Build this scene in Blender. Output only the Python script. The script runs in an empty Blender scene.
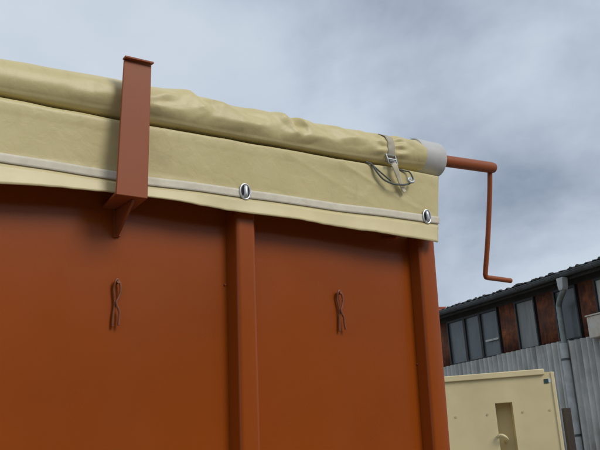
import bpy, bmesh, math, random
import numpy as np
from mathutils import Matrix, Vector, noise

random.seed(7)
R = math.radians
scene = bpy.context.scene
col = scene.collection

# ------------------------------------------------------------------ camera
cam_data = bpy.data.cameras.new('camera')
cam_data.sensor_width = 36.0
cam_data.lens = 52.8
cam_data.clip_start = 0.05
cam_data.clip_end = 3000
cam = bpy.data.objects.new('camera', cam_data)
col.objects.link(cam)
cam.matrix_world = Matrix((
    (0.99731726, 0.07320034, 0.0, 0.0),
    (0.01861349, -0.25359926, -0.96713027, 0.0),
    (-0.07079426, 0.96453570, -0.25428143, 1.6),
    (0, 0, 0, 1)))
scene.camera = cam

# ------------------------------------------------------------------ sky
SUN_EL, SUN_DIR = R(48), Vector((0.85, -0.60, 0.80)).normalized()
world = bpy.data.worlds.new('World')
scene.world = world
world.use_nodes = True
wt = world.node_tree
wn, wl = wt.nodes, wt.links
for n_ in list(wn): wn.remove(n_)
w_out = wn.new('ShaderNodeOutputWorld')
w_bg = wn.new('ShaderNodeBackground'); w_bg.inputs['Strength'].default_value = 0.1
sky = wn.new('ShaderNodeTexSky'); sky.sky_type = 'NISHITA'; sky.sun_disc = False
sky.sun_elevation = math.asin(SUN_DIR.z); sky.sun_rotation = math.atan2(SUN_DIR.x, SUN_DIR.y)
tc = wn.new('ShaderNodeTexCoord')
sep = wn.new('ShaderNodeSeparateXYZ'); wl.new(tc.outputs['Generated'], sep.inputs[0])
def wmath(op, a, b=None):
    m = wn.new('ShaderNodeMath'); m.operation = op
    for i, v in enumerate((a, b)):
        if v is None: continue
        if isinstance(v, (int, float)): m.inputs[i].default_value = v
        else: wl.new(v, m.inputs[i])
    return m.outputs[0]
zc = wmath('ADD', wmath('MAXIMUM', sep.outputs[2], 0.0), 0.50)
px_ = wmath('DIVIDE', sep.outputs[0], zc)
py_ = wmath('DIVIDE', sep.outputs[1], zc)
comb = wn.new('ShaderNodeCombineXYZ')
wl.new(px_, comb.inputs[0]); wl.new(py_, comb.inputs[1])
mp = wn.new('ShaderNodeMapping'); wl.new(comb.outputs[0], mp.inputs[0])
mp.inputs['Location'].default_value = (1.4, 5.0, 0.0)
mp.inputs['Scale'].default_value = (1.0, 0.9, 1.0)
def wnoise(scale, detail, rough, dist):
    t = wn.new('ShaderNodeTexNoise'); wl.new(mp.outputs[0], t.inputs['Vector'])
    t.inputs['Scale'].default_value = scale; t.inputs['Detail'].default_value = detail
    t.inputs['Roughness'].default_value = rough; t.inputs['Distortion'].default_value = dist
    return t.outputs['Fac']
big = wnoise(1.0, 3, 0.5, 0.2)
fine = wnoise(3.4, 9, 0.55, 0.15)
cl = wmath('ADD', wmath('MULTIPLY', big, 0.66), wmath('MULTIPLY', fine, 0.34))
ramp = wn.new('ShaderNodeValToRGB'); wl.new(cl, ramp.inputs[0])
cr = ramp.color_ramp
cr.elements[0].position = 0.325; cr.elements[0].color = (0.23, 0.285, 0.38, 1)
cr.elements[1].position = 0.605; cr.elements[1].color = (0.76, 0.815, 0.88, 1)
e = cr.elements.new(0.458); e.color = (0.585, 0.66, 0.76, 1)
cl_scale = wn.new('ShaderNodeVectorMath'); cl_scale.operation = 'SCALE'
wl.new(ramp.outputs[0], cl_scale.inputs[0]); cl_scale.inputs['Scale'].default_value = 10.0
wmix = wn.new('ShaderNodeMix'); wmix.data_type = 'RGBA'
wmix.inputs[0].default_value = 0.90
wl.new(sky.outputs[0], wmix.inputs[6]); wl.new(cl_scale.outputs[0], wmix.inputs[7])
wl.new(wmix.outputs[2], w_bg.inputs['Color'])
wl.new(w_bg.outputs[0], w_out.inputs['Surface'])

# ------------------------------------------------------------------ sun behind cloud
sd = bpy.data.lights.new('sun', 'SUN'); sd.energy = 1.7; sd.angle = R(24); sd.color = (1.0, 0.95, 0.87)
sun = bpy.data.objects.new('sun', sd); col.objects.link(sun)
sun.rotation_euler = SUN_DIR.to_track_quat('Z', 'Y').to_euler()

scene.view_settings.view_transform = 'Standard'
scene.view_settings.look = 'None'
scene.view_settings.exposure = 0.0
scene.view_settings.gamma = 1.0
scene.view_settings.use_curve_mapping = False

# ------------------------------------------------------------------ frames of the place
def frame(x, y, z, o):
    return Matrix(((x[0], y[0], z[0], o[0]), (x[1], y[1], z[1], o[1]), (x[2], y[2], z[2], o[2]), (0, 0, 0, 1)))
# trailer: x along the side wall, -y outwards (towards the viewer), z up the wall
MT = frame((0.82025, 0.57133, -0.02772), (-0.5711, 0.82072, 0.01649), (0.03217, 0.00231, 0.99948), (-0.18671, 2.00179, 0.0))
# shed: x along the eaves, -y outwards
MS = frame((0.4259, -0.90477, 0), (0.90477, 0.4259, 0), (0, 0, 1), (4.0794, 13.8309, 0))
# cream body
MB_ = frame((0.99756, -0.06976, 0), (0.06976, 0.99756, 0), (0, 0, 1), (2.1876, 8.1163, 0))

# ------------------------------------------------------------------ materials
def new_mat(name):
    m = bpy.data.materials.new(name); m.use_nodes = True
    nt = m.node_tree
    return m, nt, nt.nodes, nt.links, nt.nodes['Principled BSDF']

def noise_node(nt, vec, scale, detail=4, rough=0.5, dist=0.0, stretch=None):
    n, l = nt.nodes, nt.links
    if stretch:
        mpn = n.new('ShaderNodeMapping'); mpn.inputs['Scale'].default_value = stretch
        l.new(vec, mpn.inputs[0]); vec = mpn.outputs[0]
    t = n.new('ShaderNodeTexNoise'); l.new(vec, t.inputs['Vector'])
    t.inputs['Scale'].default_value = scale; t.inputs['Detail'].default_value = detail
    t.inputs['Roughness'].default_value = rough; t.inputs['Distortion'].default_value = dist
    return t.outputs['Fac']

def ramp_node(nt, fac, stops):
    r = nt.nodes.new('ShaderNodeValToRGB'); nt.links.new(fac, r.inputs[0])
    els = r.color_ramp.elements
    els[0].position, els[0].color = stops[0][0], (*stops[0][1], 1)
    els[1].position, els[1].color = stops[-1][0], (*stops[-1][1], 1)
    for p, c in stops[1:-1]:
        x = els.new(p); x.color = (*c, 1)
    return r.outputs[0]

def mix_node(nt, fac, a, b):
    m = nt.nodes.new('ShaderNodeMix'); m.data_type = 'RGBA'
    for i, v in ((0, fac), (6, a), (7, b)):
        if hasattr(v, 'links'): nt.links.new(v, m.inputs[i])
        elif i == 0: m.inputs[0].default_value = v
        else: m.inputs[i].default_value = (*v, 1)
    return m.outputs[2]

def bump_node(nt, bsdf, height, strength, distance):
    b = nt.nodes.new('ShaderNodeBump'); nt.links.new(height, b.inputs['Height'])
    b.inputs['Strength'].default_value = strength; b.inputs['Distance'].default_value = distance
    prev = bsdf.inputs['Normal'].links
    if prev: nt.links.new(prev[0].from_socket, b.inputs['Normal'])
    nt.links.new(b.outputs[0], bsdf.inputs['Normal'])

def coord(nt, kind='Object'):
    return nt.nodes.new('ShaderNodeTexCoord').outputs[kind]

def simple(name, c, rough=0.5, metal=0.0, var=0.15, scale=12.0, bump=0.0, bscale=120.0, bdist=0.001, stretch=None, spec=0.5):
    m, nt, n, l, b = new_mat(name)
    v = coord(nt)
    f = noise_node(nt, v, scale, 6, 0.6, 0.2, stretch)
    lo = tuple(x * (1 - var) for x in c); hi = tuple(min(1, x * (1 + var)) for x in c)
    l.new(ramp_node(nt, f, [(0.3, lo), (0.7, hi)]), b.inputs['Base Color'])
    b.inputs['Roughness'].default_value = rough; b.inputs['Metallic'].default_value = metal
    b.inputs['Specular IOR Level'].default_value = spec
    if bump: bump_node(nt, b, noise_node(nt, v, bscale, 4), bump, bdist)
    return m

def paint_mat(name, base, dust, rough=0.36):
    m, nt, n, l, b = new_mat(name)
    v = coord(nt)
    b.inputs['Coat Weight'].default_value = 0.0
    blot = noise_node(nt, v, 2.2, 5, 0.55, 0.3)
    c1 = ramp_node(nt, blot, [(0.3, tuple(x * 0.90 for x in base)), (0.7, tuple(x * 1.08 for x in base))])
    # faint dust film in soft downward runs
    streak = noise_node(nt, v, 5.0, 6, 0.6, 0.3, (1.0, 1.0, 0.45))
    speck = noise_node(nt, v, 160.0, 3, 0.6)
    mx = n.new('ShaderNodeMath'); mx.operation = 'MULTIPLY'; l.new(streak, mx.inputs[0]); l.new(speck, mx.inputs[1])
    fac = ramp_node(nt, mx.outputs[0], [(0.25, (0, 0, 0)), (0.50, (0.06, 0.06, 0.06))])
    c2 = mix_node(nt, fac, c1, dust)
    rot = n.new('ShaderNodeMapping'); rot.inputs['Rotation'].default_value = (0, 0.5, 0); l.new(v, rot.inputs[0])
    sc1 = noise_node(nt, rot.outputs[0], 38.0, 3, 0.6, 0.0, (0.035, 1.0, 1.0))      # stray hairline scuffs
    msk = noise_node(nt, v, 3.1, 3, 0.5)
    m2 = n.new('ShaderNodeMath'); m2.operation = 'MULTIPLY'; l.new(sc1, m2.inputs[0]); l.new(msk, m2.inputs[1])
    f2 = ramp_node(nt, m2.outputs[0], [(0.40, (0, 0, 0)), (0.46, (0.16, 0.16, 0.16))])
    l.new(mix_node(nt, f2, c2, dust), b.inputs['Base Color'])
    l.new(ramp_node(nt, streak, [(0.3, (rough - 0.02,) * 3), (0.75, (rough + 0.04,) * 3)]), b.inputs['Roughness'])
    b.inputs['Specular IOR Level'].default_value = 0.36
    bump_node(nt, b, noise_node(nt, v, 1.6, 2), 0.5, 0.006)      # gently oil-canned sheet
    bump_node(nt, b, noise_node(nt, v, 420.0, 2), 0.12, 0.0006)  # orange peel
    return m

M = {}
M['paint'] = paint_mat('terracotta_paint', (0.288, 0.058, 0.0042), (0.26, 0.11, 0.04), 0.27)
M['paint_bracket'] = paint_mat('terracotta_primer', (0.285, 0.068, 0.018), (0.26, 0.12, 0.06), 0.46)

M['clip'] = simple('terracotta_over_wire', (0.20, 0.052, 0.015), 0.5, var=0.25, scale=80)

def tarp_mat():
    m, nt, n, l, b = new_mat('pvc_tarpaulin')
    v = coord(nt)
    blot = noise_node(nt, v, 5.0, 6, 0.6, 0.4)
    c1 = ramp_node(nt, blot, [(0.3, (0.550, 0.470, 0.228)), (0.7, (0.625, 0.538, 0.278))])
    dirt = noise_node(nt, v, 26.0, 7, 0.65, 0.5, (1.0, 1.0, 0.45))
    fac = ramp_node(nt, dirt, [(0.56, (0, 0, 0)), (0.78, (0.30, 0.30, 0.30))])
    l.new(mix_node(nt, fac, c1, (0.33, 0.28, 0.15)), b.inputs['Base Color'])
    b.inputs['Roughness'].default_value = 0.43
    b.inputs['Specular IOR Level'].default_value = 0.45
    b.inputs['Sheen Weight'].default_value = 0.05
    wob = nt.nodes.new('ShaderNodeTexNoise'); wob.inputs['Scale'].default_value = 6.0; l.new(v, wob.inputs['Vector'])
    wadd = n.new('ShaderNodeVectorMath'); wadd.operation = 'MULTIPLY_ADD'; wadd.inputs[1].default_value = (0.16, 0.16, 0.16)
    l.new(wob.outputs['Color'], wadd.inputs[0]); l.new(v, wadd.inputs[2])
    vo = n.new('ShaderNodeTexVoronoi'); vo.feature = 'DISTANCE_TO_EDGE'; vo.inputs['Scale'].default_value = 13.0
    l.new(wadd.outputs[0], vo.inputs['Vector'])
    bump_node(nt, b, ramp_node(nt, vo.outputs['Distance'], [(0.0, (0, 0, 0)), (0.16, (1, 1, 1))]), 0.08, 0.003)   # handling creases
    w = noise_node(nt, v, 34.0, 4, 0.55, 0.6)
    bump_node(nt, b, w, 0.25, 0.004)
    bump_node(nt, b, noise_node(nt, v, 900.0, 1), 0.10, 0.0004)
    return m
M['tarp'] = tarp_mat()
M['hem'] = simple('pvc_tarpaulin_hem', (0.62, 0.53, 0.285), 0.42, var=0.08, scale=9, bump=0.2, bscale=40, bdist=0.003)
M['collar'] = simple('grey_pvc_collar', (0.50, 0.50, 0.49), 0.45, var=0.07, scale=14, bump=0.15, bscale=60, bdist=0.001)

def webbing_mat(name, c):
    m, nt, n, l, b = new_mat(name)
    v = coord(nt)
    wv = n.new('ShaderNodeTexWave'); wv.inputs['Scale'].default_value = 260.0; wv.inputs['Distortion'].default_value = 0.4
    wv.bands_direction = 'DIAGONAL'; l.new(v, wv.inputs['Vector'])
    d = noise_node(nt, v, 30.0, 6, 0.6)
    l.new(ramp_node(nt, d, [(0.3, tuple(x * 0.82 for x in c)), (0.7, c)]), b.inputs['Base Color'])
    b.inputs['Roughness'].default_value = 0.8; b.inputs['Specular IOR Level'].default_value = 0.2
    bump_node(nt, b, wv.outputs['Fac'], 0.4, 0.0008)
    return m
M['webbing'] = webbing_mat('off_white_webbing', (0.74, 0.69, 0.56))
M['tie_web'] = webbing_mat('grey_webbing', (0.50, 0.46, 0.36))
M['tie_tail'] = webbing_mat('cream_webbing', (0.66, 0.60, 0.45))
M['zinc'] = simple('zinc_plated_steel', (0.60, 0.62, 0.64), 0.46, 1.0, 0.1, 60)
M['zinc_dull'] = simple('dull_zinc', (0.42, 0.45, 0.48), 0.42, 1.0, 0.12, 60)
M['dark_hole'] = simple('hole_shade', (0.02, 0.02, 0.022), 0.7, var=0.2)  # flat black, paints the shade inside the eyelet openings
M['cord'] = simple('dark_green_grey_cord', (0.11, 0.125, 0.112), 0.75, var=0.35, scale=300, bump=0.5, bscale=500, bdist=0.001)
M['tyre'] = simple('tyre_rubber', (0.025, 0.025, 0.026), 0.8, var=0.2, bump=0.3)
M['chassis'] = simple('chassis_grey', (0.06, 0.06, 0.065), 0.55)

# shed
def corr_mat():
    m, nt, n, l, b = new_mat('weathered_fibre_cement')
    v = coord(nt)
    info = n.new('ShaderNodeObjectInfo')
    off = n.new('ShaderNodeVectorMath'); off.operation = 'ADD'
    sc = n.new('ShaderNodeVectorMath'); sc.operation = 'SCALE'; sc.inputs[0].default_value = (17, 9, 5)
    l.new(info.outputs['Random'], sc.inputs['Scale'])
    l.new(v, off.inputs[0]); l.new(sc.outputs[0], off.inputs[1]); v2 = off.outputs[0]
    f = noise_node(nt, v2, 2.4, 7, 0.65, 0.3)
    c1 = ramp_node(nt, f, [(0.3, (0.34, 0.34, 0.315)), (0.7, (0.53, 0.525, 0.495))])
    st = noise_node(nt, v2, 7.0, 6, 0.65, 0.1, (1, 1, 0.12))
    fac = ramp_node(nt, st, [(0.48, (0, 0, 0)), (0.75, (0.7, 0.7, 0.7))])
    c2 = mix_node(nt, fac, c1, (0.14, 0.14, 0.125))
    l.new(c2, b.inputs['Base Color'])
    b.inputs['Roughness'].default_value = 0.75; b.inputs['Specular IOR Level'].default_value = 0.3
    bump_node(nt, b, noise_node(nt, v2, 90, 4), 0.3, 0.004)
    return m
M['corr'] = corr_mat()

def rust_mat():
    m, nt, n, l, b = new_mat('rusty_sheet_metal')
    v = coord(nt)
    info = n.new('ShaderNodeObjectInfo')
    sc = n.new('ShaderNodeVectorMath'); sc.operation = 'SCALE'; sc.inputs[0].default_value = (13, 7, 3)
    l.new(info.outputs['Random'], sc.inputs['Scale'])
    off = n.new('ShaderNodeVectorMath'); off.operation = 'ADD'
    l.new(v, off.inputs[0]); l.new(sc.outputs[0], off.inputs[1]); v2 = off.outputs[0]
    f = noise_node(nt, v2, 4.5, 8, 0.72, 0.2, (1.0, 1.0, 0.8))
    c1 = ramp_node(nt, f, [(0.30, (0.030, 0.014, 0.010)), (0.46, (0.11, 0.032, 0.014)), (0.60, (0.24, 0.070, 0.018)), (0.74, (0.36, 0.17, 0.075))])
    st = noise_node(nt, v2, 5.0, 8, 0.7, 0.1, (1.0, 1.0, 0.35))
    fac = ramp_node(nt, st, [(0.5, (0, 0, 0)), (0.7, (0.65, 0.65, 0.65))])
    l.new(mix_node(nt, fac, c1, (0.07, 0.035, 0.025)), b.inputs['Base Color'])
    b.inputs['Roughness'].default_value = 0.85
    bump_node(nt, b, noise_node(nt, v2, 40, 6), 0.5, 0.004)
    return m
M['rust'] = rust_mat()

def pane_mat(name, c, rough, dirt=(0.10, 0.10, 0.085)):
    m, nt, n, l, b = new_mat(name)
    v = coord(nt)
    f = noise_node(nt, v, 2.0, 7, 0.65, 0.5, (1, 1, 0.5))
    c1 = ramp_node(nt, f, [(0.35, tuple(x * 0.75 for x in c)), (0.7, tuple(x * 1.25 for x in c))])
    st = noise_node(nt, v, 14.0, 6, 0.6, 0.0, (1, 1, 0.1))
    fac = ramp_node(nt, st, [(0.5, (0, 0, 0)), (0.8, (0.6, 0.6, 0.6))])
    l.new(mix_node(nt, fac, c1, dirt), b.inputs['Base Color'])
    l.new(ramp_node(nt, f, [(0.3, (rough,) * 3), (0.8, (rough + 0.25,) * 3)]), b.inputs['Roughness'])
    bump_node(nt, b, noise_node(nt, v, 3.0, 2), 0.3, 0.01)
    return m
M['glass'] = pane_mat('grimy_window_glass', (0.10, 0.118, 0.125), 0.16)
M['milky'] = pane_mat('milky_wired_glass', (0.20, 0.215, 0.21), 0.4)
M['pale_pane'] = pane_mat('pale_translucent_sheet', (0.48, 0.50, 0.48), 0.5)
M['frame_dark'] = simple('dark_window_frame', (0.022, 0.022, 0.022), 0.6, var=0.3)
M['bar'] = simple('pale_glazing_bar', (0.42, 0.43, 0.40), 0.6)
M['soffit'] = simple('tarred_timber', (0.030, 0.027, 0.024), 0.85, var=0.4, scale=6, bump=0.4, bscale=40, bdist=0.004)
M['roofing'] = simple('dark_fibre_cement_roof', (0.055, 0.057, 0.06), 0.85, var=0.4, scale=7, bump=0.6, bscale=30, bdist=0.01)
M['moss'] = simple('dark_moss', (0.035, 0.036, 0.030), 0.95, var=0.4, scale=30, bump=0.8, bscale=80, bdist=0.01)
M['gutter'] = simple('weathered_zinc_gutter', (0.075, 0.085, 0.088), 0.6, 0.2, 0.35, 5, 0.3, 40, 0.003)
M['pipe_dark'] = simple('weathered_downpipe', (0.20, 0.23, 0.22), 0.6, 0.1, 0.35, 6, 0.3, 30, 0.003)
M['pipe_light'] = simple('grey_downpipe', (0.40, 0.42, 0.42), 0.55, 0.0, 0.22, 6, 0.3, 30, 0.003)
M['masonry'] = simple('rendered_masonry', (0.28, 0.26, 0.23), 0.9, var=0.3, bump=0.4, bscale=20, bdist=0.01)

def stained_box_mat():
    m, nt, n, l, b = new_mat('pale_paint_with_rust')
    v = coord(nt)
    f = noise_node(nt, v, 6.0, 8, 0.7, 0.5)
    l.new(ramp_node(nt, f, [(0.40, (0.52, 0.50, 0.45)), (0.58, (0.46, 0.40, 0.31)), (0.72, (0.30, 0.13, 0.05))]), b.inputs['Base Color'])
    b.inputs['Roughness'].default_value = 0.6
    return m
M['stained'] = stained_box_mat()

M['cream'] = paint_mat('cream_paint', (0.68, 0.575, 0.325), (0.36, 0.31, 0.20), 0.5)
M['cream_edge'] = paint_mat('cream_paint_rail', (0.71, 0.605, 0.35), (0.36, 0.31, 0.20), 0.5)
M['bolt'] = simple('greyed_bolt', (0.55, 0.465, 0.27), 0.6, 0.2)
M['sticker_dark'] = simple('dark_green_print', (0.02, 0.06, 0.06), 0.5)
M['sticker_light'] = simple('pale_sticker', (0.62, 0.64, 0.64), 0.5, var=0.05)
M['timber'] = simple('weathered_timber', (0.048, 0.037, 0.030), 0.85, var=0.45, scale=10, bump=0.6, bscale=30, bdist=0.005, stretch=(1, 1, 0.12))
M['tiles'] = simple('red_clay_tiles', (0.36, 0.10, 0.06), 0.8, var=0.3, scale=2)
M['ground'] = simple('gravel_yard', (0.22, 0.205, 0.185), 0.95, var=0.35, scale=1.2, bump=0.8, bscale=18, bdist=0.03)

# ------------------------------------------------------------------ mesh helpers
class Mesh:
    def __init__(s): s.v, s.f = [], []
    def add(s, vs, fs):
        o = len(s.v); s.v += [tuple(p) for p in vs]; s.f += [tuple(i + o for i in f) for f in fs]
        return s
    def box(s, x0, x1, y0, y1, z0, z1):
        vs = [(x, y, z) for x in (x0, x1) for y in (y0, y1) for z in (z0, z1)]
        return s.add(vs, [(0, 1, 3, 2), (4, 6, 7, 5), (0, 4, 5, 1), (2, 3, 7, 6), (0, 2, 6, 4), (1, 5, 7, 3)])
    def prism(s, poly, axis, a, b):
        """poly: 2-D outline, extruded along axis from a to b"""
        def p3(p, t):
            if axis == 0: return (t, p[0], p[1])
            if axis == 1: return (p[0], t, p[1])
            return (p[0], p[1], t)
        n = len(poly)
        vs = [p3(p, a) for p in poly] + [p3(p, b) for p in poly]
        fs = [tuple(range(n))[::-1], tuple(range(n, 2 * n))]
        fs += [(i, (i + 1) % n, n + (i + 1) % n, n + i) for i in range(n)]
        return s.add(vs, fs)
    def tube(s, pts, r, seg=10, caps=True, closed=False, flat=None):
        pts = [Vector(p) for p in pts]
        n = len(pts)
        rr = r if isinstance(r, (list, tuple)) else [r] * n
        up = None; rings = []
        for i, p in enumerate(pts):
            if closed: t = pts[(i + 1) % n] - pts[i - 1]
            else: t = pts[min(i + 1, n - 1)] - pts[max(i - 1, 0)]
            t.normalize()
            if up is None:
                up = Vector((0, 0, 1)) if abs(t.z) < 0.9 else Vector((1, 0, 0))
            up = (up - t * up.dot(t)).normalized()
            sd_ = t.cross(up)
            k = flat if flat else 1.0
            rings.append([p + (up * math.cos(a) * k + sd_ * math.sin(a)) * rr[i] for a in [2 * math.pi * j / seg for j in range(seg)]])
        vs = [q for ring in rings for q in ring]
        fs = []
        for i in range(n if closed else n - 1):
            a, b = i * seg, ((i + 1) % n) * seg
            fs += [(a + j, a + (j + 1) % seg, b + (j + 1) % seg, b + j) for j in range(seg)]
        if caps and not closed:
            fs += [tuple(range(seg))[::-1], tuple(range((n - 1) * seg, n * seg))]
        return s.add(vs, fs)
    def grid(s, rows, close_u=False):
        """rows: list of equal-length point lists"""
        m_, n_ = len(rows), len(rows[0])
        vs = [p for r in rows for p in r]
        fs = []
        for i in range(m_ - 1):
            for j in range(n_ if close_u else n_ - 1):
                k = (j + 1) % n_
                fs.append((i * n_ + j, i * n_ + k, (i + 1) * n_ + k, (i + 1) * n_ + j))
        return s.add(vs, fs)
    def data(s, name, mat, smooth=True, angle=35):
        me = bpy.data.meshes.new(name); me.from_pydata(s.v, [], s.f); me.update()
        bm = bmesh.new(); bm.from_mesh(me); bmesh.ops.recalc_face_normals(bm, faces=bm.faces); bm.to_mesh(me); bm.free()
        me.materials.append(M[mat])
        if smooth:
            me.shade_smooth(); me.set_sharp_from_angle(angle=R(angle))
        return me

def link(name, me, parent=None, mat=None):
    o = bpy.data.objects.new(name, me); col.objects.link(o)
    if parent: o.parent = parent
    if mat is not None: o.matrix_basis = mat
    return o
def obj(name, m, mat, parent=None, base=None, smooth=True, bevel=0.0, solid=0.0, angle=35):
    """one mesh object; a top-level one is given base = (frame, origin in that frame)"""
    if base:
        fr, o3 = base
        m.v = [(p[0] - o3[0], p[1] - o3[1], p[2] - o3[2]) for p in m.v]
    o = link(name, m.data(name, mat, smooth, angle), parent)
    if base: o.matrix_basis = fr @ Matrix.Translation(o3)
    if solid:
        k = o.modifiers.new('thickness', 'SOLIDIFY'); k.thickness = solid; k.offset = -1
    if bevel:
        k = o.modifiers.new('edge', 'BEVEL'); k.width = bevel; k.segments = 2; k.limit_method = 'ANGLE'; k.angle_limit = R(40)
        k.harden_normals = False
    return o
def empty(name, fr, o3=(0, 0, 0)):
    o = bpy.data.objects.new(name, None); col.objects.link(o); o.empty_display_size = 0.2
    o.matrix_basis = fr @ Matrix.Translation(o3)
    return o
def tag(o, label=None, cat=None, group=None, kind=None):
    if label: o['label'] = label
    if cat: o['category'] = cat
    if group: o['group'] = group
    if kind: o['kind'] = kind
    return o
def interp(x, pts):
    return float(np.interp(x, [p[0] for p in pts], [p[1] for p in pts]))
def smooth_path(pts, n=6):
    pts = [Vector(p) for p in pts]; out = []
    for i in range(len(pts) - 1):
        p0, p1, p2, p3 = pts[max(i - 1, 0)], pts[i], pts[i + 1], pts[min(i + 2, len(pts) - 1)]
        for k in range(n):
            t = k / n
            out.append(0.5 * ((2 * p1) + (p2 - p0) * t + (2 * p0 - 5 * p1 + 4 * p2 - p3) * t * t + (3 * p1 - p0 - 3 * p2 + p3) * t ** 3))
    out.append(pts[-1]); return out
def L(u, n, v): return (u, -n, v)          # trailer coordinates: along, outwards, up

# ================================================================== SETTING
g = Mesh().grid([[(x, y, 0) for x in np.linspace(-900, 900, 13)] for y in np.linspace(-900, 900, 13)])
tag(obj('ground', g, 'ground'), kind='structure')

# ================================================================== SHED
shed = empty('workshop_shed', MS)
tag(shed, 'old workshop shed with rusty clerestory panels and grey corrugated wall below dark eaves', 'shed')
X0, X1 = -11.0, 6.0
SILL, HEAD = 3.05, 3.90
# structure behind the cladding
obj('wall', Mesh().box(X0, X1, 0.10, 0.35, 0, SILL - 0.06), 'masonry', shed)
obj('wall', Mesh().box(X0, X1, 0.04, 0.35, HEAD, 4.06), 'soffit', shed)
obj('wall', Mesh().box(X0, X0 + 0.3, 0.353, 9.0, 0, 4.3), 'masonry', shed)
obj('wall', Mesh().box(X1 - 0.3, X1, 0.353, 9.0, 0, 4.3), 'masonry', shed)
obj('wall', Mesh().box(X0, X1, 9.003, 9.25, 0, 4.2), 'masonry', shed)
obj('inner_lining', Mesh().box(X0 + 0.32, X1 - 0.32, 0.30, 0.34, SILL - 0.05, HEAD), 'frame_dark', shed)
obj('sill_beam', Mesh().box(X0, X1, -0.02, 0.12, SILL - 0.055, SILL), 'soffit', shed, bevel=0.004)
# corrugated cladding, one sheet at a time
PITCH, AMP, NC = 0.131, 0.036, 7
def corr_sheet(length, pitch=PITCH, amp=AMP, n=NC, segs=10, vertical=True, rows=2):
    m = Mesh(); xs = np.linspace(-pitch * 0.25, n * pitch + pitch * 0.25, n * segs + 6)
    out = []
    for k in range(rows):
        t = length * k / (rows - 1)
        out.append([(x, amp * math.cos(2 * math.pi * x / pitch), t) if vertical else (x, t, amp * math.cos(2 * math.pi * x / pitch)) for x in xs])
    return m.grid(out)
sheet_me = corr_sheet(SILL + 0.01 - 0.15).data('cladding_sheet', 'corr', True, 80)
nx = int((X1 - X0) / (PITCH * NC))
for i in range(nx):
    o = link('cladding_sheet', sheet_me, shed)
    o.location = (X0 + i * PITCH * NC, -0.058 - (0.006 if i % 2 else 0), 0.15 + random.uniform(-0.022, 0.010))
    o.rotation_euler = (random.uniform(-0.002, 0.002), 0, 0)
    k = o.modifiers.new('thickness', 'SOLIDIFY'); k.thickness = 0.006
# clerestory: glazing and rusty sheets between dark frames
BAYS = [(-3.33, -2.79, 'glass'), (-2.77, -2.30, 'glass'), (-2.28, -1.76, 'glass'), (-1.74, -1.27, 'rust'), (-1.25, -0.75, 'milky'),
        (-0.73, -0.27, 'rust'), (-0.25, 0.26, 'glass'), (0.28, 0.66, 'rust'), (0.68, 1.20, 'pale_pane')]
x = 1.22; seq = ['rust', 'milky', 'rust', 'glass', 'glass', 'rust', 'milky', 'rust', 'glass', 'rust']; i = 0
while x < X1 - 0.55: BAYS.append((x, x + 0.48, seq[i % 10])); x += 0.5; i += 1
x = -3.35
while x > X0 + 0.55: BAYS.append((x - 0.48, x, seq[i % 10])); x -= 0.5; i += 1
for a, b, kind in BAYS:
    if kind == 'rust':
        y = 0.035 + random.uniform(-0.004, 0.004)
        m = Mesh(); xs = np.linspace(a + 0.002, b - 0.002, 18)
        m.grid([[(q, y + 0.006 * math.cos((q - a) / 0.08 * 2 * math.pi), z) for q in xs] for z in (SILL + 0.002, HEAD)])
        obj('rusty_panel', m, 'rust', shed, angle=80, solid=0.003)
        # mullions either side
    else:
        w = obj('window', Mesh().box(a - 0.008, a + 0.020, 0.0, 0.07, SILL + 0.002, HEAD - 0.002)
                .box(b - 0.020, b + 0.008, 0.0, 0.07, SILL + 0.002, HEAD - 0.002)
                .box(a + 0.0205, b - 0.0205, 0.003, 0.067, SILL + 0.003, SILL + 0.04)
                .box(a + 0.0205, b - 0.0205, 0.003, 0.067, HEAD - 0.04, HEAD - 0.003), 'frame_dark', shed, smooth=False)
        tilt = random.uniform(-0.012, 0.012)
        obj('pane', Mesh().add([(a + 0.018, 0.035 + tilt, SILL + 0.03), (b - 0.018, 0.035 - tilt, SILL + 0.03), (b - 0.018, 0.035 - tilt * 0.4, HEAD - 0.03), (a + 0.018, 0.035 + tilt * 0.2, HEAD - 0.03),
                             (a + 0.018, 0.041 + tilt, SILL + 0.03), (b - 0.018, 0.041 - tilt, SILL + 0.03), (b - 0.018, 0.041 - tilt * 0.4, HEAD - 0.03), (a + 0.018, 0.041 + tilt * 0.2, HEAD - 0.03)],
                            [(0, 1, 2, 3), (7, 6, 5, 4), (0, 4, 5, 1), (1, 5, 6, 2), (2, 6, 7, 3), (3, 7, 4, 0)]), kind, w, smooth=False)
        if abs(a + 2.28) < 0.01:
            obj('glazing_bar', Mesh().box(a + 0.12, b - 0.02, -0.012, 0.02, 3.34, 3.375), 'bar', w, bevel=0.003)
# roof sheets, fascia, gutter
ROOF = 0.17                                       # slope
roof_root = obj('roof', Mesh().prism([(-0.16, 4.06), (4.6, 4.06 + 4.76 * ROOF), (9.3, 4.06), (9.3, 4.03), (4.6, 4.03 + 4.76 * ROOF), (-0.16, 4.03)], 0, X0 - 0.2, X1 + 0.2), 'soffit', shed, smooth=False)
rs_me = corr_sheet(4.9, 0.177, 0.014, 6, 10, False).data('roof_sheet', 'roofing', True, 80)
nr = int((X1 - X0 + 0.4) / (0.177 * 6)) + 1
for i in range(nr):
    o = link('roof_sheet', rs_me, roof_root)
    jit = random.uniform(-0.03, 0.03)
    o.location = (X0 - 0.2 + i * 0.177 * 6, -0.25 + jit, 4.085 + (0.008 if i % 2 else 0) + random.uniform(-0.006, 0.01))
    o.rotation_euler = (math.atan(ROOF), 0, 0)
    k = o.modifiers.new('thickness', 'SOLIDIFY'); k.thickness = 0.012
mm = Mesh(); mr = random.Random(5)
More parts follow.
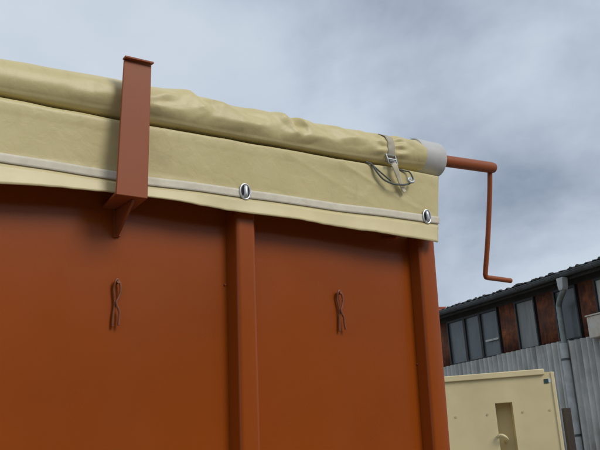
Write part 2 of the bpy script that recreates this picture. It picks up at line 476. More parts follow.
for k in range(260):                               # moss and dirt lodged along the sheet ends
    x = mr.uniform(X0, X1); y = -0.24 + mr.uniform(-0.02, 0.30); z = 4.10 + (y + 0.25) * ROOF
    rx, rz = mr.uniform(0.02, 0.10), mr.uniform(0.004, 0.022)
    ring = [(x + rx * mr.uniform(0.7, 1.2) * math.cos(a), y + 0.05 * mr.uniform(0.6, 1.2) * math.sin(a), z - 0.02) for a in np.linspace(0, 2 * math.pi, 7, endpoint=False)]
    rin = [(x + (q_[0] - x) * 0.6, y + (q_[1] - y) * 0.6, z + rz * mr.uniform(0.5, 1.0)) for q_ in ring]
    mm.add(ring + rin + [(x, y, z + rz)], [(i, (i + 1) % 7, 7 + (i + 1) % 7, 7 + i) for i in range(7)] + [(7 + i, 7 + (i + 1) % 7, 14) for i in range(7)])
tag(obj('roof_moss', mm, 'moss', roof_root), kind='stuff')
obj('fascia', Mesh().box(X0 - 0.2, X1 + 0.2, -0.185, -0.1605, 3.95, 4.055), 'soffit', shed)
obj('soffit_board', Mesh().box(X0 - 0.2, X1 + 0.2, -0.160, 0.038, 3.99, 4.01), 'soffit', shed)
gm = Mesh(); prof = [(-0.255 + 0.055 * math.cos(a), 4.045 + 0.055 * math.sin(a)) for a in np.linspace(math.pi, 2 * math.pi, 11)]
gx = np.linspace(X0 - 0.2, X1 + 0.2, 40)
gm.grid([[(q, p[0], p[1] + 0.006 * math.sin(q * 1.3)) for p in prof] for q in gx])
obj('gutter', gm, 'gutter', shed, solid=0.004, angle=60)
lip = Mesh().tube([(q, -0.312, 4.046 + 0.006 * math.sin(q * 1.3)) for q in gx], 0.009, 8)
obj('gutter_lip', lip, 'gutter', shed)
for q in np.arange(X0 + 0.3, X1, 0.9):
    obj('gutter_hook', Mesh().prism([(-0.316, 4.05), (-0.316, 4.02), (-0.285, 3.982), (-0.225, 3.982), (-0.185, 4.0), (-0.185, 4.03)], 0, q, q + 0.025), 'gutter', shed, smooth=False)
# downpipe
dp = obj('downpipe', Mesh().tube(smooth_path([(0.30, -0.255, 3.80), (0.27, -0.25, 3.76), (0.12, -0.18, 3.70), (-0.02, -0.105, 3.62), (-0.035, -0.10, 3.54), (-0.035, -0.10, 3.4), (-0.030, -0.10, 2.98)], 5), 0.046, 14), 'pipe_dark', shed)
obj('hopper', Mesh().prism([(0.235, 3.985), (0.375, 3.985), (0.355, 3.83), (0.335, 3.79), (0.265, 3.79), (0.248, 3.83)], 1, -0.315, -0.20), 'pipe_light', dp, bevel=0.008)
obj('lower_pipe', Mesh().tube([(-0.030, -0.12, 3.02), (-0.028, -0.12, 1.8), (-0.025, -0.12, 0.02)], 0.062, 16), 'pipe_light', dp)
for z in (2.75, 1.6, 0.6): obj('pipe_clamp', Mesh().tube([(-0.029, -0.12, z), (-0.029, -0.12, z + 0.035)], 0.067, 16).box(-0.035, -0.022, -0.06, -0.02, z, z + 0.03), 'gutter', dp)

# pale box on the shed wall
bx = obj('cabinet', Mesh().box(0.66, 1.05, -0.22, -0.075, 2.99, 3.31), 'stained', base=(MS, (0.85, -0.10, 2.99)), bevel=0.012)
tag(bx, 'pale rust-stained box fixed to the shed wall at the right edge', 'box')
obj('lid', Mesh().box(-0.205, 0.215, -0.135, 0.023, 0.322, 0.345), 'stained', bx, bevel=0.005)

# ================================================================== unseen building added behind the viewer to darken the paint reflections
HA = frame((0.82, 0.57, 0), (-0.57, 0.82, 0), (0, 0, 1), (5.2, -9.5, 0))
added_hall = empty('added_hall', HA); tag(added_hall, 'unseen dark timber clad building, added to darken the reflections in the trailer paint', 'added_hall')
obj('wall', Mesh().box(-26, 16, -9.0, 0.0, 0, 4.6), 'timber', added_hall, smooth=False)
obj('roof', Mesh().prism([(-9.6, 4.5), (-4.5, 6.6), (0.7, 4.5), (0.7, 4.65), (-4.5, 6.8), (-9.6, 4.65)], 0, -26.5, 16.5), 'roofing', added_hall, smooth=False)
for x in (-18, -8, 2): obj('door', Mesh().box(x, x + 4.2, 0.002, 0.08, 0.02, 3.9), 'rust', added_hall, smooth=False)

# ================================================================== far house behind the shed
HF = Matrix.Translation((5.4, 38.0, -0.40)) @ Matrix.Rotation(R(20), 4, 'Z')
house = empty('house', HF); tag(house, 'far house whose red tiled roof just peeps over the shed eaves', 'house')
obj('wall', Mesh().box(-5, 5, -4, 4, 0, 4.9), 'masonry', house, smooth=False)
hr = obj('roof', Mesh().prism([(-4.4, 4.9), (0, 7.47), (4.4, 4.9), (4.4, 4.75), (0, 7.3), (-4.4, 4.75)], 0, -5.3, 5.3), 'tiles', house, smooth=False)
obj('ridge_tiles', Mesh().tube([(-5.3, 0, 7.48), (5.3, 0, 7.48)], 0.11, 8), 'tiles', hr)
obj('chimney', Mesh().box(0.25, 0.6, -0.2, 0.2, 7.0, 7.80).box(0.22, 0.63, -0.23, 0.23, 7.803, 7.85), 'tiles', hr, smooth=False)

# ================================================================== CREAM BODY
body = empty('steel_container', MB_, (-1.0, 0, 0))
tag(body, 'cream painted steel container with a narrow slot, standing before the grey shed wall', 'container')
BZ = 2.187
def cb(x): return x + 1.0                           # slot coordinates are measured from the right-hand corner
fx0, fx1, sx0, sx1, sz0, sz1, dep = cb(-2.1), cb(0.0), cb(-0.546), cb(-0.392), 0.95, 1.944, 0.16
fm = Mesh()
# face plate with a real opening and a recessed pocket
xs, zs = [fx0, sx0, sx1, fx1], [0.35, sz0, sz1, BZ]
vs = [(x, 0, z) for z in zs for x in xs]
fs = [(r * 4 + c, r * 4 + c + 1, (r + 1) * 4 + c + 1, (r + 1) * 4 + c) for r in range(3) for c in range(3) if not (r == 1 and c == 1)]
fm.add(vs, fs)
fm.add([(sx0, 0, sz0), (sx1, 0, sz0), (sx1, 0, sz1), (sx0, 0, sz1), (sx0, dep, sz0), (sx1, dep, sz0), (sx1, dep, sz1), (sx0, dep, sz1)],
       [(0, 1, 5, 4), (1, 2, 6, 5), (2, 3, 7, 6), (3, 0, 4, 7), (4, 5, 6, 7)])
fm.add([(fx0, 0, 0.35), (fx1, 0, 0.35), (fx1, 0, BZ), (fx0, 0, BZ), (fx0, 2.2, 0.35), (fx1, 2.2, 0.35), (fx1, 2.2, BZ), (fx0, 2.2, BZ)],
       [(1, 5, 6, 2), (4, 0, 3, 7), (4, 7, 6, 5), (0, 4, 5, 1), (3, 2, 6, 7)])
obj('shell', fm, 'cream', body, smooth=False)
obj('top_rail', Mesh().box(fx0 - 0.01, cb(-0.075), -0.022, 0.05, BZ - 0.022, BZ + 0.03), 'cream_edge', body, bevel=0.006)
obj('corner_strip', Mesh().box(cb(-0.018), cb(0.012), -0.010, 0.06, 0.36, BZ - 0.003), 'cream_edge', body, bevel=0.004)
for x in (-0.908, -0.624, -0.308, -0.066):
    obj('bolt', Mesh().tube([(cb(x), 0.001, 1.85), (cb(x), -0.005, 1.85)], 0.010, 8), 'bolt', body)
for x in (-0.97, -0.3): obj('skid', Mesh().box(cb(x) - 0.06, cb(x) + 0.06, 0.05, 2.1, 0.0, 0.348), 'chassis', body)
obj('skid', Mesh().box(cb(-1.9) - 0.06, cb(-1.9) + 0.06, 0.05, 2.1, 0.0, 0.348), 'chassis', body)
hk = [(-0.552, -0.002, 1.652), (-0.545, -0.03, 1.660), (-0.520, -0.045, 1.657), (-0.495, -0.04, 1.642), (-0.478, 0.0, 1.625), (-0.472, 0.06, 1.612), (-0.470, 0.158, 1.606)]
obj('handle', Mesh().tube(smooth_path([(cb(a), b, c) for a, b, c in hk], 5), 0.014, 8), 'cream_edge', body)
st = obj('sticker', Mesh().box(cb(-0.085), cb(-0.045), -0.004, -0.001, 2.085, 2.125), 'sticker_dark', body, smooth=False)
obj('sticker_edge', Mesh().box(cb(-0.044), cb(-0.020), -0.0035, -0.001, 2.092, 2.128), 'sticker_light', st, smooth=False)

# timber post behind the body
pm = Mesh().box(2.655, 2.735, 9.62, 9.70, 0.0, 1.905)
tag(obj('timber_post', pm, 'timber', base=(Matrix.Identity(4), (2.695, 9.66, 0)), bevel=0.006), 'dark weathered post between the cream container and the corrugated shed wall', 'post')

# ================================================================== TRAILER
UL, UR = -4.0, 0.5555            # front and rear end of the side wall
WB, WT = 0.95, 2.305             # lower and upper edge
trailer = empty('tipper_trailer', MT)
tag(trailer, 'terracotta painted steel tipper trailer with upright ribs, filling the foreground', 'trailer')
wm = Mesh()
us = np.linspace(UL, UR - 0.004, 60); vv = np.linspace(WB, WT, 24)
wm.grid([[L(u, 0.0, v) for u in us] for v in vv])
obj('side_panel', wm, 'paint', trailer, solid=0.004, angle=60)
obj('side_panel', Mesh().box(UL, UR - 0.01, 2.30, 2.304, WB, WT), 'paint', trailer)
obj('tailgate', Mesh().box(UR - 0.052, UR - 0.048, 0.006, 2.298, WB, WT - 0.03), 'paint', trailer)
obj('headboard', Mesh().box(UL, UL + 0.004, 0.006, 2.298, WB, WT), 'paint', trailer)
obj('floor_plate', Mesh().box(UL, UR - 0.06, 0.006, 2.298, WB - 0.006, WB - 0.001), 'paint', trailer)
def hat(u0, u1, depth, r=0.012, splay=0.004):
    """outline of a pressed rib in plan: (u, n), rounded outer corners"""
    out = [(u0 - splay, 0.0005)]
    for k in range(7):
        a = R(180 - 90 * k / 6); out.append((u0 + r + r * math.cos(a), depth - r + r * math.sin(a)))
    for k in range(7):
        a = R(90 - 90 * k / 6); out.append((u1 - r + r * math.cos(a), depth - r + r * math.sin(a)))
    out.append((u1 + splay, 0.0005)); return out
def rib(name, u0, u1, depth, top, r=0.012):
    ol = hat(u0, u1, depth, r)
    return obj(name, Mesh().prism([(p[0], -p[1]) for p in ol], 2, WB - 0.02, top), 'paint', trailer, angle=50)
for u in (-3.42, -2.29, -1.16): rib('rib', u, u + 0.052, 0.043, 2.16)
rib('rib', -0.061, -0.009, 0.043, 2.16, 0.011)
rib('corner_post', 0.494, 0.5515, 0.038, 2.16, 0.010)
obj('corner_post', Mesh().box(0.506, 0.552, 0.004, 0.060, WB - 0.02, WT - 0.01), 'paint', trailer, bevel=0.006)
obj('corner_post', Mesh().box(0.496, 0.552, 2.24, 2.298, WB - 0.02, WT - 0.01), 'paint', trailer, bevel=0.006)
obj('top_rail', Mesh().box(UL, UR - 0.012, -0.030, 0.030, WT - 0.055, WT + 0.002), 'paint', trailer, bevel=0.005)
obj('top_rail', Mesh().box(UL, UR - 0.012, 2.275, 2.33, WT - 0.055, WT + 0.002), 'paint', trailer, bevel=0.005)
obj('bottom_rail', Mesh().box(UL, UR, -0.05, 0.03, WB - 0.12, WB - 0.0205), 'paint', trailer, bevel=0.006)
# tarpaulin stop arm: foot plate, gusset, broad upright with a turned-out lip
arm_pts = [(-0.3787, 2.1322), (-0.3093, 2.1322), (-0.3022, 2.433), (-0.3648, 2.434)]
am = Mesh().prism([(p[0], p[1]) for p in arm_pts], 1, -0.108, -0.102)
arm = obj('stop_arm', am, 'paint_bracket', trailer, bevel=0.0015)
obj('foot_plate', Mesh().prism([(-0.3784, -0.1035), (-0.3096, -0.1035), (-0.300, -0.0005), (-0.366, -0.0005)], 2, 2.1325, 2.1385), 'paint_bracket', arm, bevel=0.001)
obj('lip', Mesh().prism([(-0.3665, -0.117), (-0.3005, -0.117), (-0.3018, -0.101), (-0.366, -0.101)], 2, 2.4345, 2.4390), 'paint_bracket', arm, bevel=0.001)
obj('gusset', Mesh().prism([(-0.0005, 2.132), (-0.092, 2.132), (-0.088, 2.125), (-0.008, 2.072), (-0.0005, 2.072)], 0, -0.3365, -0.3305), 'paint_bracket', arm, bevel=0.001)
wb = Mesh()
for k in range(16):
    z = 2.075 + k * 0.0035
    wb.tube([(-0.3375 - 0.003, -0.003, z), (-0.3300 + 0.003, -0.003, z + 0.001)], 0.0042, 6)
obj('weld_bead', wb, 'paint_bracket', arm)
# small fixing points
for u, n, v in ((0.489, 0.001, 1.824), (-0.071, 0.001, 1.989)):
    obj('rivet', Mesh().tube([L(u, n - 0.001, v), L(u, n + 0.003, v)], [0.0028, 0.0022], 8), 'paint_bracket', trailer)
obj('tarp_hook', Mesh().tube(smooth_path([L(0.405, 0.0, 2.150), L(0.405, 0.03, 2.143), L(0.406, 0.05, 2.139), L(0.408, 0.058, 2.146)], 4), 0.0055, 8), 'paint', trailer)
# running gear
for y in (0.75, 1.55): obj('chassis_beam', Mesh().box(UL - 0.1, UR - 0.3, y - 0.05, y + 0.05, 0.70, 0.94), 'chassis', trailer)
for u in (-1.9, -0.7):
    obj('axle', Mesh().tube([(u, 0.35, 0.55), (u, 1.95, 0.55)], 0.05, 12), 'chassis', trailer)
    for y in (0.70, 1.50): obj('axle_hanger', Mesh().box(u - 0.2, u + 0.2, y, y + 0.1, 0.5, 0.699), 'chassis', trailer)
    for y in (0.28, 2.02):
        wh = obj('wheel', Mesh().tube([(u, y - 0.06, 0.55), (u, y + 0.06, 0.55)], 0.26, 24), 'chassis', trailer)
        ring = [(u + 0.40 * math.cos(a), y, 0.55 + 0.40 * math.sin(a)) for a in np.linspace(0, 2 * math.pi, 36, endpoint=False)]
        obj('tyre', Mesh().tube(ring, 0.145, 12, closed=True), 'tyre', wh)
obj('drawbar', Mesh().box(UL - 1.4, UL - 0.101, 1.09, 1.21, 0.72, 0.84).box(UL - 1.5, UL - 1.38, 1.09, 1.21, 0.0, 0.719), 'chassis', trailer)

# ================================================================== TARPAULIN
tarp = empty('tarpaulin', MT, L(-0.05, 0.05, 2.14)); TB = (-0.05, -0.05, 2.14)
tag(tarp, 'beige tarpaulin rolled up along the trailer top, its flap hanging over the wall', 'tarpaulin')
def tobj(name, m, mat, parent=tarp, **k):
    m.v = [(p[0] - TB[0], p[1] - TB[1], p[2] - TB[2]) for p in m.v]
    return obj(name, m, mat, parent, **k)
HEM = [(-4.0, 2.140), (-1.0, 2.128), (-0.605, 2.1306), (-0.489, 2.139), (-0.374, 2.146), (-0.227, 2.1455), (-0.104, 2.141), (0.082, 2.142), (0.289, 2.1375), (0.52, 2.132)]
WEB = [(-4.0, 2.185), (-0.61, 2.1855), (-0.374, 2.1845), (-0.305, 2.182), (-0.054, 2.188), (0.20, 2.190), (0.50, 2.1945)]
HEM = [(a_, b_ + 0.0045) for a_, b_ in HEM]; WEB = [(a_, b_ + 0.0045) for a_, b_ in WEB]
FU1 = 0.520
SHO = [(-4.0, 2.325), (-0.6, 2.326), (-0.3, 2.323), (0.0, 2.325), (0.36, 2.332), (0.52, 2.333)]
def nz(x, y, z=0.0): return noise.noise(Vector((x, y, z)))
def flap_n(u, v):
    """how far the flap stands off the wall"""
    top = interp(u, SHO); h = interp(u, HEM)
    t = (top - v) / (top - h)                       # 0 at shoulder, 1 at hem
    n = interp(t, ((0, 0.0670), (0.08, 0.0668), (0.35, 0.0630), (0.66, 0.0585), (0.76, 0.0590), (0.9, 0.0625), (1.0, 0.066)))
    n += 0.0035 * nz(u * 3.1, v * 4.0, 1.7) + 0.0028 * t * nz(u * 9.0, v * 6.0, 4.2)
    n += 0.0022 * t * math.sin(u * 17 + 1.2 * math.sin(u * 5.0))
    # soft drawn folds running down from the tie strap and the eyelets
    for (fu, fv, sl, am_, w) in FOLDS:
        d = (u - fu) - sl * (fv - v)
        n += am_ * math.exp(-abs(d) / w) * max(0.0, 1 - abs((fv - v)) / 0.13)
    return n
def ushift(u, v, n):
    '''the free end of the flap is cut square and hangs plumb'''
    e_ = max(0.0, (u - 0.36) / (FU1 - 0.36)); h = interp(u, HEM)
    return e_ * (0.024 * min(1.0, max(0.0, (v - h) / 0.19)) + 0.95 * (0.066 - max(n, 0.045)) + 0.014)
rnd = random.Random(11)
FOLDS = [(0.375, 2.31, 0.55, 0.0022, 0.012), (0.375, 2.31, -0.9, 0.0018, 0.016), (0.22, 2.315, 2.6, 0.0026, 0.016), (0.05, 2.315, 2.8, 0.0014, 0.020), (0.47, 2.25, -0.4, 0.0012, 0.012)]
cols = list(np.linspace(-4.0, -1.0, 60)) + list(np.linspace(-0.98, FU1, 330))
fm = Mesh(); rows = []
NS = 44
for u in cols:
    top, h = interp(u, SHO) + 0.0022 * nz(u * 6, 1.1) + 0.0012 * nz(u * 17, 5.3), interp(u, HEM) + 0.0018 * nz(u * 14, 2.2) + 0.0009 * nz(u * 45, 7.1)
    pts = []
    n_sh = flap_n(u, top - 0.02)
    shoulder_r = interp(u, ((-4, 0.012), (-0.4, 0.012), (-0.25, 0.006), (1, 0.005)))
    for k in range(6):                               # from under the roll out to the shoulder
        pts.append(L(u, -0.02 + (n_sh - shoulder_r + 0.02) * k / 6, top + (0.001 - 0.010 * max(0.0, k / 6 - 0.35) / 0.65) + 0.0010 * nz(u * 12, k * 0.7)))
    for k in range(7):
        a = math.pi / 2 * (1 - k / 6)
        pts.append(L(u, n_sh - shoulder_r + shoulder_r * math.cos(a), top - 0.009 - shoulder_r + shoulder_r * math.sin(a)))
    v0 = top - 0.009 - shoulder_r
    for k in range(1, NS):
        v = v0 + (h - v0) * k / (NS - 1)
        b = min(1, k / 6)
        pts.append(L(u, (1 - b) * n_sh + b * flap_n(u, v), v))
    pts = [(p[0] + ushift(u, p[2], -p[1]), p[1], p[2]) for p in pts]
    rows.append(pts)
fm.grid(rows)
flap = tobj('side_flap', fm, 'tarp', solid=0.0022, angle=70)
# stitched hem band
def band(u0, u1, va, vb, lift, nu, nv=4, edge=0.0):
    rows = []
    for u in np.linspace(u0, u1, nu):
        a, b = va(u), vb(u)
        rows.append([L(u + ushift(u, v, flap_n(u, v)), flap_n(u, v) + lift + edge * (1 - abs(2 * j / nv - 1)), v) for j, v in enumerate(np.linspace(a, b, nv + 1))])
    return Mesh().grid(rows)
tobj('hem_band', band(-0.98, FU1 - 0.001, lambda u: interp(u, WEB) - 0.015 + 0.001 * nz(u * 11, 3.3), lambda u: interp(u, HEM) + 0.0018 * nz(u * 14, 2.2) + 0.0009 * nz(u * 45, 7.1) - 0.0012, 0.0016, 330, 7), 'hem', flap, solid=0.0014, angle=70)
# webbing tape threaded along the flap
tobj('webbing', band(-3.9, FU1 + 0.002, lambda u: interp(u, WEB) - 0.0100 + 0.0008 * nz(u * 7, 9.1), lambda u: interp(u, WEB) + 0.0100 + 0.0008 * nz(u * 7, 9.1), 0.0026, 500, 4, 0.0003), 'webbing', tarp, solid=0.0009, angle=70)
# oval eyelets with turn staples
def oval(u, v, a, b, n, k=28): return [L(u + a * math.cos(t), n, v + b * math.sin(t)) for t in np.linspace(0, 2 * math.pi, k, endpoint=False)]
for (eu, ev, tw) in ((-0.0475, 2.1965, 0.0), (0.5050, 2.2035, 0.15)):
    n0 = flap_n(eu, ev) + 0.0048
    ey = tobj('eyelet', Mesh().tube(oval(eu, ev, 0.0130, 0.0180, n0), 0.0022, 8, closed=True), 'zinc', tarp)
    d = Mesh(); ov = oval(eu, ev, 0.0128, 0.0176, n0 - 0.0006, 28); d.add(ov, [tuple(range(28))])
    tobj('eyelet_hole', d, 'dark_hole', ey)  # black disc stands in for the shaded opening
    s = Mesh()
    c_, s_ = math.cos(tw), math.sin(tw)
    def q(du, dv, n): return L(eu + du * c_ - dv * s_, n, ev + du * s_ + dv * c_)
    s.tube(smooth_path([q(-0.001, -0.0125, n0 - 0.004), q(-0.001, -0.0115, n0 - 0.001), q(0, -0.008, n0 + 0.0022), q(0, 0.008, n0 + 0.0022), q(0.001, 0.0115, n0 - 0.001), q(0.001, 0.0125, n0 - 0.004)], 4), 0.0052, 10)
    tobj('turn_staple', s, 'zinc', ey)

# the roll: a tube of cloth with dents, pulled creases and a loose outer edge
RC_N = 0.028
def rcn(u): return interp(u, ((-4, 0.024), (-0.38, 0.024), (-0.25, 0.029), (0.0, 0.031), (0.38, 0.031), (0.50, 0.029), (0.6, 0.028)))
CENTRE = [(-4.0, 2.366), (-0.62, 2.362), (-0.36, 2.368), (-0.20, 2.364), (0.0, 2.363), (0.20, 2.364), (0.37, 2.371), (0.52, 2.382)]
RAD = [(-4.0, 0.050), (-0.62, 0.0465), (-0.50, 0.0485), (-0.40, 0.0510), (-0.345, 0.0505), (-0.28, 0.0510), (-0.20, 0.0535), (-0.10, 0.0505), (0.05, 0.0490), (0.20, 0.0475), (0.32, 0.0475), (0.387, 0.0450), (0.43, 0.0470), (0.52, 0.0475)]
CRE = []
def crease(u, a, du, da, amp, w): CRE.append((u, a, du, da, amp, w))
# (angles: 0 = straight out towards the viewer, 90 = top)
crease(-0.40, 20, -0.10, 20, 0.0032, 0.022); crease(-0.41, -8, -0.10, -10, 0.0030, 0.020); crease(-0.42, 6, 0.06, 6, -0.0026, 0.018)
crease(-0.26, 18, 0.10, 34, 0.0065, 0.022); crease(-0.27, -12, 0.10, 8, 0.0050, 0.018); crease(-0.255, 4, 0.06, 14, -0.0045, 0.015)
crease(-0.19, 48, 0.07, -44, 0.0070, 0.020); crease(-0.155, 40, 0.035, -46, -0.0060, 0.016); crease(-0.11, 36, 0.09, -22, 0.0060, 0.020)
crease(-0.06, -8, 0.14, 6, 0.0045, 0.018); crease(-0.045, 26, 0.08, -20, -0.0040, 0.015)
crease(0.005, 50, 0.08, -30, 0.0050, 0.020); crease(0.060, 40, 0.07, -52, 0.0095, 0.018); crease(0.093, 30, 0.03, -46, -0.0100, 0.015); crease(0.118, 34, 0.035, -40, 0.0060, 0.012)
crease(0.135, 44, 0.09, -34, 0.0058, 0.020); crease(0.13, -6, 0.13, 8, 0.0045, 0.018); crease(0.185, 22, 0.07, -26, -0.0040, 0.014)
crease(0.225, 46, 0.09, -34, 0.0045, 0.018); crease(0.27, 12, 0.09, 12, 0.0040, 0.016); crease(0.30, 52, 0.07, -20, 0.0035, 0.015)
for da, s in ((18, -1), (48, -1), (76, -1), (-14, -1), (10, 1), (38, 1), (66, 1), (-18, 1)):
    crease(0.387 + s * 0.036, da, s * 0.045, rnd.uniform(-16, 16) , 0.0042, 0.010)
    crease(0.387 + s * 0.028, da + 14, s * 0.030, rnd.uniform(-8, 8), -0.0026, 0.008)
crease(0.46, 30, 0.06, -24, 0.0040, 0.014)
for k in range(16):
    crease(rnd.uniform(-0.25, 0.50), rnd.uniform(-30, 70), rnd.uniform(-0.06, 0.06), rnd.uniform(-34, 34), rnd.uniform(-0.0016, 0.0020), rnd.uniform(0.007, 0.012))
for k in range(9):
    crease(rnd.uniform(-0.95, -0.42), rnd.uniform(-30, 80), rnd.uniform(-0.10, 0.10), rnd.uniform(-14, 14), rnd.uniform(-0.0014, 0.0016), rnd.uniform(0.010, 0.016))
CA = np.array(CRE)
def roll_disp(u, adeg, r):
    # distance to each crease segment on the unrolled skin
    k = math.pi / 180 * 0.048
    px, py = u, adeg * k
    ax, ay = CA[:, 0] - CA[:, 2] * 0.5, (CA[:, 1] - CA[:, 3] * 0.5) * k
    bx_, by_ = CA[:, 2], CA[:, 3] * k
    t = ((px - ax) * bx_ + (py - ay) * by_) / (bx_ ** 2 + by_ ** 2)
    tc_ = np.clip(t, 0, 1)
    d = np.hypot(px - ax - tc_ * bx_, py - ay - tc_ * by_)
    taper = 1 - 0.65 * np.abs(2 * tc_ - 1)
    top = 1.0 - 0.55 * min(1.0, max(0.0, (adeg - 50) / 30))
    return top * float(np.sum(CA[:, 4] * taper * np.clip(1 - d / (CA[:, 5] * 1.25), 0, 1) ** 1.1)) * (1.5 if u > -0.3 else 1.25)
RU1 = 0.512
rcols = list(np.linspace(-4.0, -1.0, 50)) + list(np.linspace(-0.985, RU1, 380))
NA = 88; rows = []
for u in rcols:
    cv, r0 = interp(u, CENTRE), interp(u, RAD)
    wild = 1.0 if u > -0.30 else 0.35
    ring = []
    for j in range(NA):
        adeg = -180 + 360 * j / NA
        a = R(adeg)
        d = 0.0
        if u > -1.0 and -80 < adeg < 150: d = roll_disp(u, adeg, r0)
        d += 0.0014 * wild * nz(u * 11, math.cos(a) * 1.3, math.sin(a) * 1.3 + 5) + 0.0030 * nz(u * 3.2, math.cos(a), math.sin(a) + 9)
        d += 0.0003 * wild * nz(u * 40, math.cos(a) * 4, math.sin(a) * 4)
        # spiral lap along the underside front
        if -62 < adeg < -40: d += 0.0012
        rr = r0 + d
        if abs(u + 0.345) < 0.06:                    # pressed flat behind the stop arm
            lim = 0.096 - rcn(u)
            if rr * math.cos(a) > lim: rr = lim / max(math.cos(a), 0.2)
        nn, vz = rcn(u) + rr * math.cos(a), cv + rr * math.sin(a)
        if nn < 0.070: vz = max(vz, interp(u, SHO) + 0.0012 + 0.0006 * math.cos(a))  # flattened where it rests
        ring.append(L(u, nn, vz))
    rows.append(ring)
rm = Mesh().grid(rows, close_u=True)
tobj('roll', rm, 'tarp', tarp, angle=75)
# pale collar round the roll's end
cc = (RC_N + 0.001, 2.383)
rows = []
for (u, r) in ((0.500, 0.0445), (0.501, 0.0478), (0.52, 0.0482), (0.56, 0.0480), (0.579, 0.0482), (0.584, 0.0475), (0.585, 0.045), (0.582, 0.020)):
    rows.append([L(u - 0.004 * math.sin(2 * math.pi * j / 48), cc[0] + r * (1 + 0.018 * nz(j * 0.3, u * 20)) * math.cos(2 * math.pi * j / 48), cc[1] + r * (1 + 0.015 * nz(j * 0.3, u * 20, 3)) * math.sin(2 * math.pi * j / 48)) for j in range(48)])
tobj('end_collar', Mesh().grid(rows, close_u=True), 'collar', tarp, angle=50)

# ================================================================== CRANK
CO = (0.62, -0.02, 2.392)
crank = empty('roll_crank', MT, CO)
tag(crank, 'terracotta painted crank sticking out of the end of the tarpaulin roll', 'crank')
def cobj(name, m, mat, parent=crank, **k):
    m.v = [(p[0] - CO[0], p[1] - CO[1], p[2] - CO[2]) for p in m.v]
    return obj(name, m, mat, parent, **k)
sh_ = cobj('shaft', Mesh().tube([L(0.45, 0.02, 2.386), L(0.605, 0.02, 2.3905), L(0.812, 0.02, 2.4005), L(0.824, 0.02, 2.4010)], [0.0165, 0.0165, 0.0165, 0.0145], 24), 'paint_bracket', angle=50)
an = -0.045
cobj('arm', Mesh().tube(smooth_path([L(0.813, 0.016, 2.405), L(0.815, 0.004, 2.33), L(0.815, -0.020, 2.20), L(0.814, -0.040, 2.108), L(0.8145, -0.0435, 2.092)], 6)
     , 0.0075, 12), 'paint_bracket')
cobj('handle', Mesh().tube(smooth_path([L(0.8145, -0.0428, 2.096), L(0.8170, -0.0442, 2.0885), L(0.824, -0.045, 2.0860), L(0.86, -0.045, 2.0855), L(0.92, -0.045, 2.0842)], 6), 0.0073, 12), 'paint_bracket')

# ================================================================== TIE STRAP round the roll
TS = (0.387, -0.07, 2.34)
tie = empty('tie_strap', MT, TS)
tag(tie, 'grey webbing strap with buckle tied round the right end of the tarpaulin roll', 'strap')
def sobj(name, m, mat, parent=tie, **k):
    m.v = [(p[0] - TS[0], p[1] - TS[1], p[2] - TS[2]) for p in m.v]
    return obj(name, m, mat, parent, **k)
cvt, rt = interp(0.387, CENTRE), interp(0.387, RAD)
def roll_at(u, a): return interp(u, RAD) + roll_disp(u, a, 0)
rows = []
for k in range(50):
    adeg = -58 + (190 + 58) * k / 49; a = R(adeg)
    row = []
    for j in range(5):
        u = 0.387 + 0.0013 * math.sin(adeg * 0.05) - 0.0115 + 0.023 * j / 4
        rr = max(roll_at(0.387, adeg), roll_at(u, adeg)) + 0.0026 + 0.0004 * (1 - abs(j - 2) / 2)
        row.append(L(u, rcn(u) + rr * math.cos(a), max(cvt + rr * math.sin(a), interp(u, SHO) + 0.004)))
    rows.append(row)
sobj('band', Mesh().grid(rows), 'tie_web', solid=0.0016, angle=70)
# buckle: small frame with a bar
bn = rcn(0.387) + rt * math.cos(R(-38)) + 0.006
def fr_pt(du, dv): return L(0.385 + du, bn + 0.006 - dv * 0.25, 2.338 + dv)
bk = sobj('buckle', Mesh().tube([fr_pt(-0.0145, -0.013), fr_pt(0.0145, -0.013), fr_pt(0.0145, 0.013), fr_pt(-0.0145, 0.013)], 0.0028, 8, closed=True)
          .tube([fr_pt(-0.0145, 0.001), fr_pt(0.0145, 0.001)], 0.0024, 8), 'zinc')
sobj('buckle_tongue', Mesh().tube([fr_pt(-0.010, -0.006), fr_pt(0.010, -0.006)], 0.0045, 8, flat=0.6), 'zinc_dull', bk)
tail = [(0.384, 0.078, 2.334), (0.387, 0.0860, 2.320), (0.393, 0.0860, 2.305), (0.404, 0.081, 2.289), (0.416, 0.076, 2.271), (0.426, 0.0755, 2.257)]
rows = []
for i, p in enumerate(smooth_path([Vector(p) for p in tail], 5)):
    t = i / 25
    w = 0.0085 - 0.002 * t
    rows.append([L(p[0] + w * s * 0.86, p[1] + 0.0015 * s * math.sin(t * 5), p[2] + w * s * 0.5) for s in (-1, -0.5, 0, 0.5, 1)])
sobj('tail', Mesh().grid(rows), 'tie_tail', solid=0.0014, angle=70)

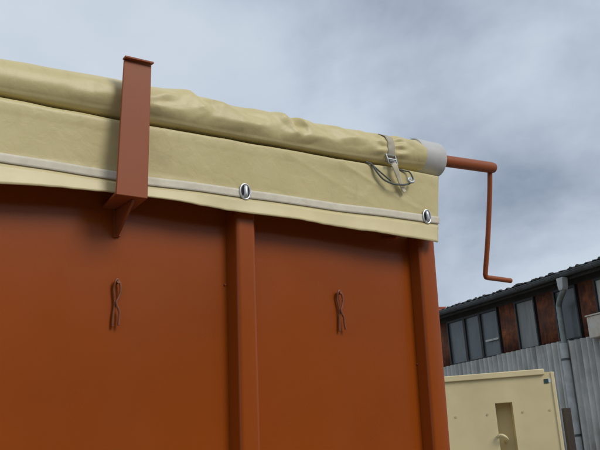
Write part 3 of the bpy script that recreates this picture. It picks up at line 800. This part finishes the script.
# ================================================================== DARK CORD with snap hook
KC = (0.38, -0.09, 2.28)
cord = empty('bungee_cord', MT, KC)
tag(cord, 'thin dark cord looped under the tie strap, ending in a shiny hook', 'cord')
def kobj(name, m, mat, parent=cord, **k):
    m.v = [(p[0] + 0.008, p[1] + 0.0125, p[2] + 0.004) for p in m.v]
    m.v = [(p[0] - KC[0], p[1] - KC[1], p[2] - KC[2]) for p in m.v]
    return obj(name, m, mat, parent, **k)
kobj('loop', Mesh().tube(smooth_path([L(0.300, 0.078, 2.320), L(0.316, 0.083, 2.314), L(0.327, 0.088, 2.294), L(0.345, 0.091, 2.276), L(0.370, 0.0955, 2.267), L(0.395, 0.0975, 2.267), L(0.412, 0.096, 2.270), L(0.430, 0.094, 2.2765), L(0.444, 0.0935, 2.285)], 6), 0.0026, 8), 'cord')
kobj('loop', Mesh().tube(smooth_path([L(0.318, 0.080, 2.316), L(0.330, 0.0885, 2.300), L(0.346, 0.0935, 2.286), L(0.366, 0.0945, 2.274)], 6), 0.0021, 8), 'cord')
kobj('end', Mesh().tube(smooth_path([L(0.392, 0.079, 2.3185), L(0.405, 0.080, 2.3165), L(0.428, 0.084, 2.313), L(0.436, 0.088, 2.311), L(0.441, 0.092, 2.300), L(0.445, 0.093, 2.287)], 6), 0.0022, 8), 'cord')
kobj('hook', Mesh().tube(smooth_path([L(0.444, 0.094, 2.286), L(0.437, 0.097, 2.280), L(0.428, 0.098, 2.279), L(0.422, 0.098, 2.283), L(0.425, 0.098, 2.288), L(0.433, 0.097, 2.289)], 5), 0.0036, 8), 'zinc')

# ================================================================== SPRING CLIPS on the wall
def spring_clip(u, v, rot, spread, label):
    m = Mesh()
    p2 = [(-0.0065 - spread, -0.050), (-0.0062, -0.030), (-0.0030, 0.0), (-0.0074, 0.028), (-0.0062, 0.043), (-0.0005, 0.0495), (0.0060, 0.0450), (0.0100, 0.034),
          (0.0098, 0.022), (0.0040, 0.008), (-0.0008, 0.001), (0.0010, -0.006), (0.0070, -0.015), (0.0092, -0.022), (0.0088, -0.034), (0.0085 + spread, -0.047)]
    path = []
    for i, (a, b) in enumerate(p2):
        n = 0.0065 if i < 4 else 0.0115
        if 3 < i < 7: n = 0.010
        path.append(Vector((a * 0.74, -n, b)))
    m.tube(smooth_path(path, 5), 0.0028, 8)
    o = obj('spring_clip', m, 'clip')
    o.matrix_basis = MT @ Matrix.Translation(L(u, 0, v)) @ Matrix.Rotation(rot, 4, 'Y')
    tag(o, label, 'clip', 'painted wire clips on the trailer wall')
    obj('peg', Mesh().tube([(0.0008, 0.0, 0.043), (0.0008, -0.016, 0.0435)], 0.0034, 8), 'clip', o)
spring_clip(-0.3345, 1.929, 0.03, 0.0, 'terracotta wire spring clip on the panel below the upright stop arm')
spring_clip(0.2475, 1.947, -0.05, 0.003, 'terracotta wire spring clip on the panel between rib and rear corner post')
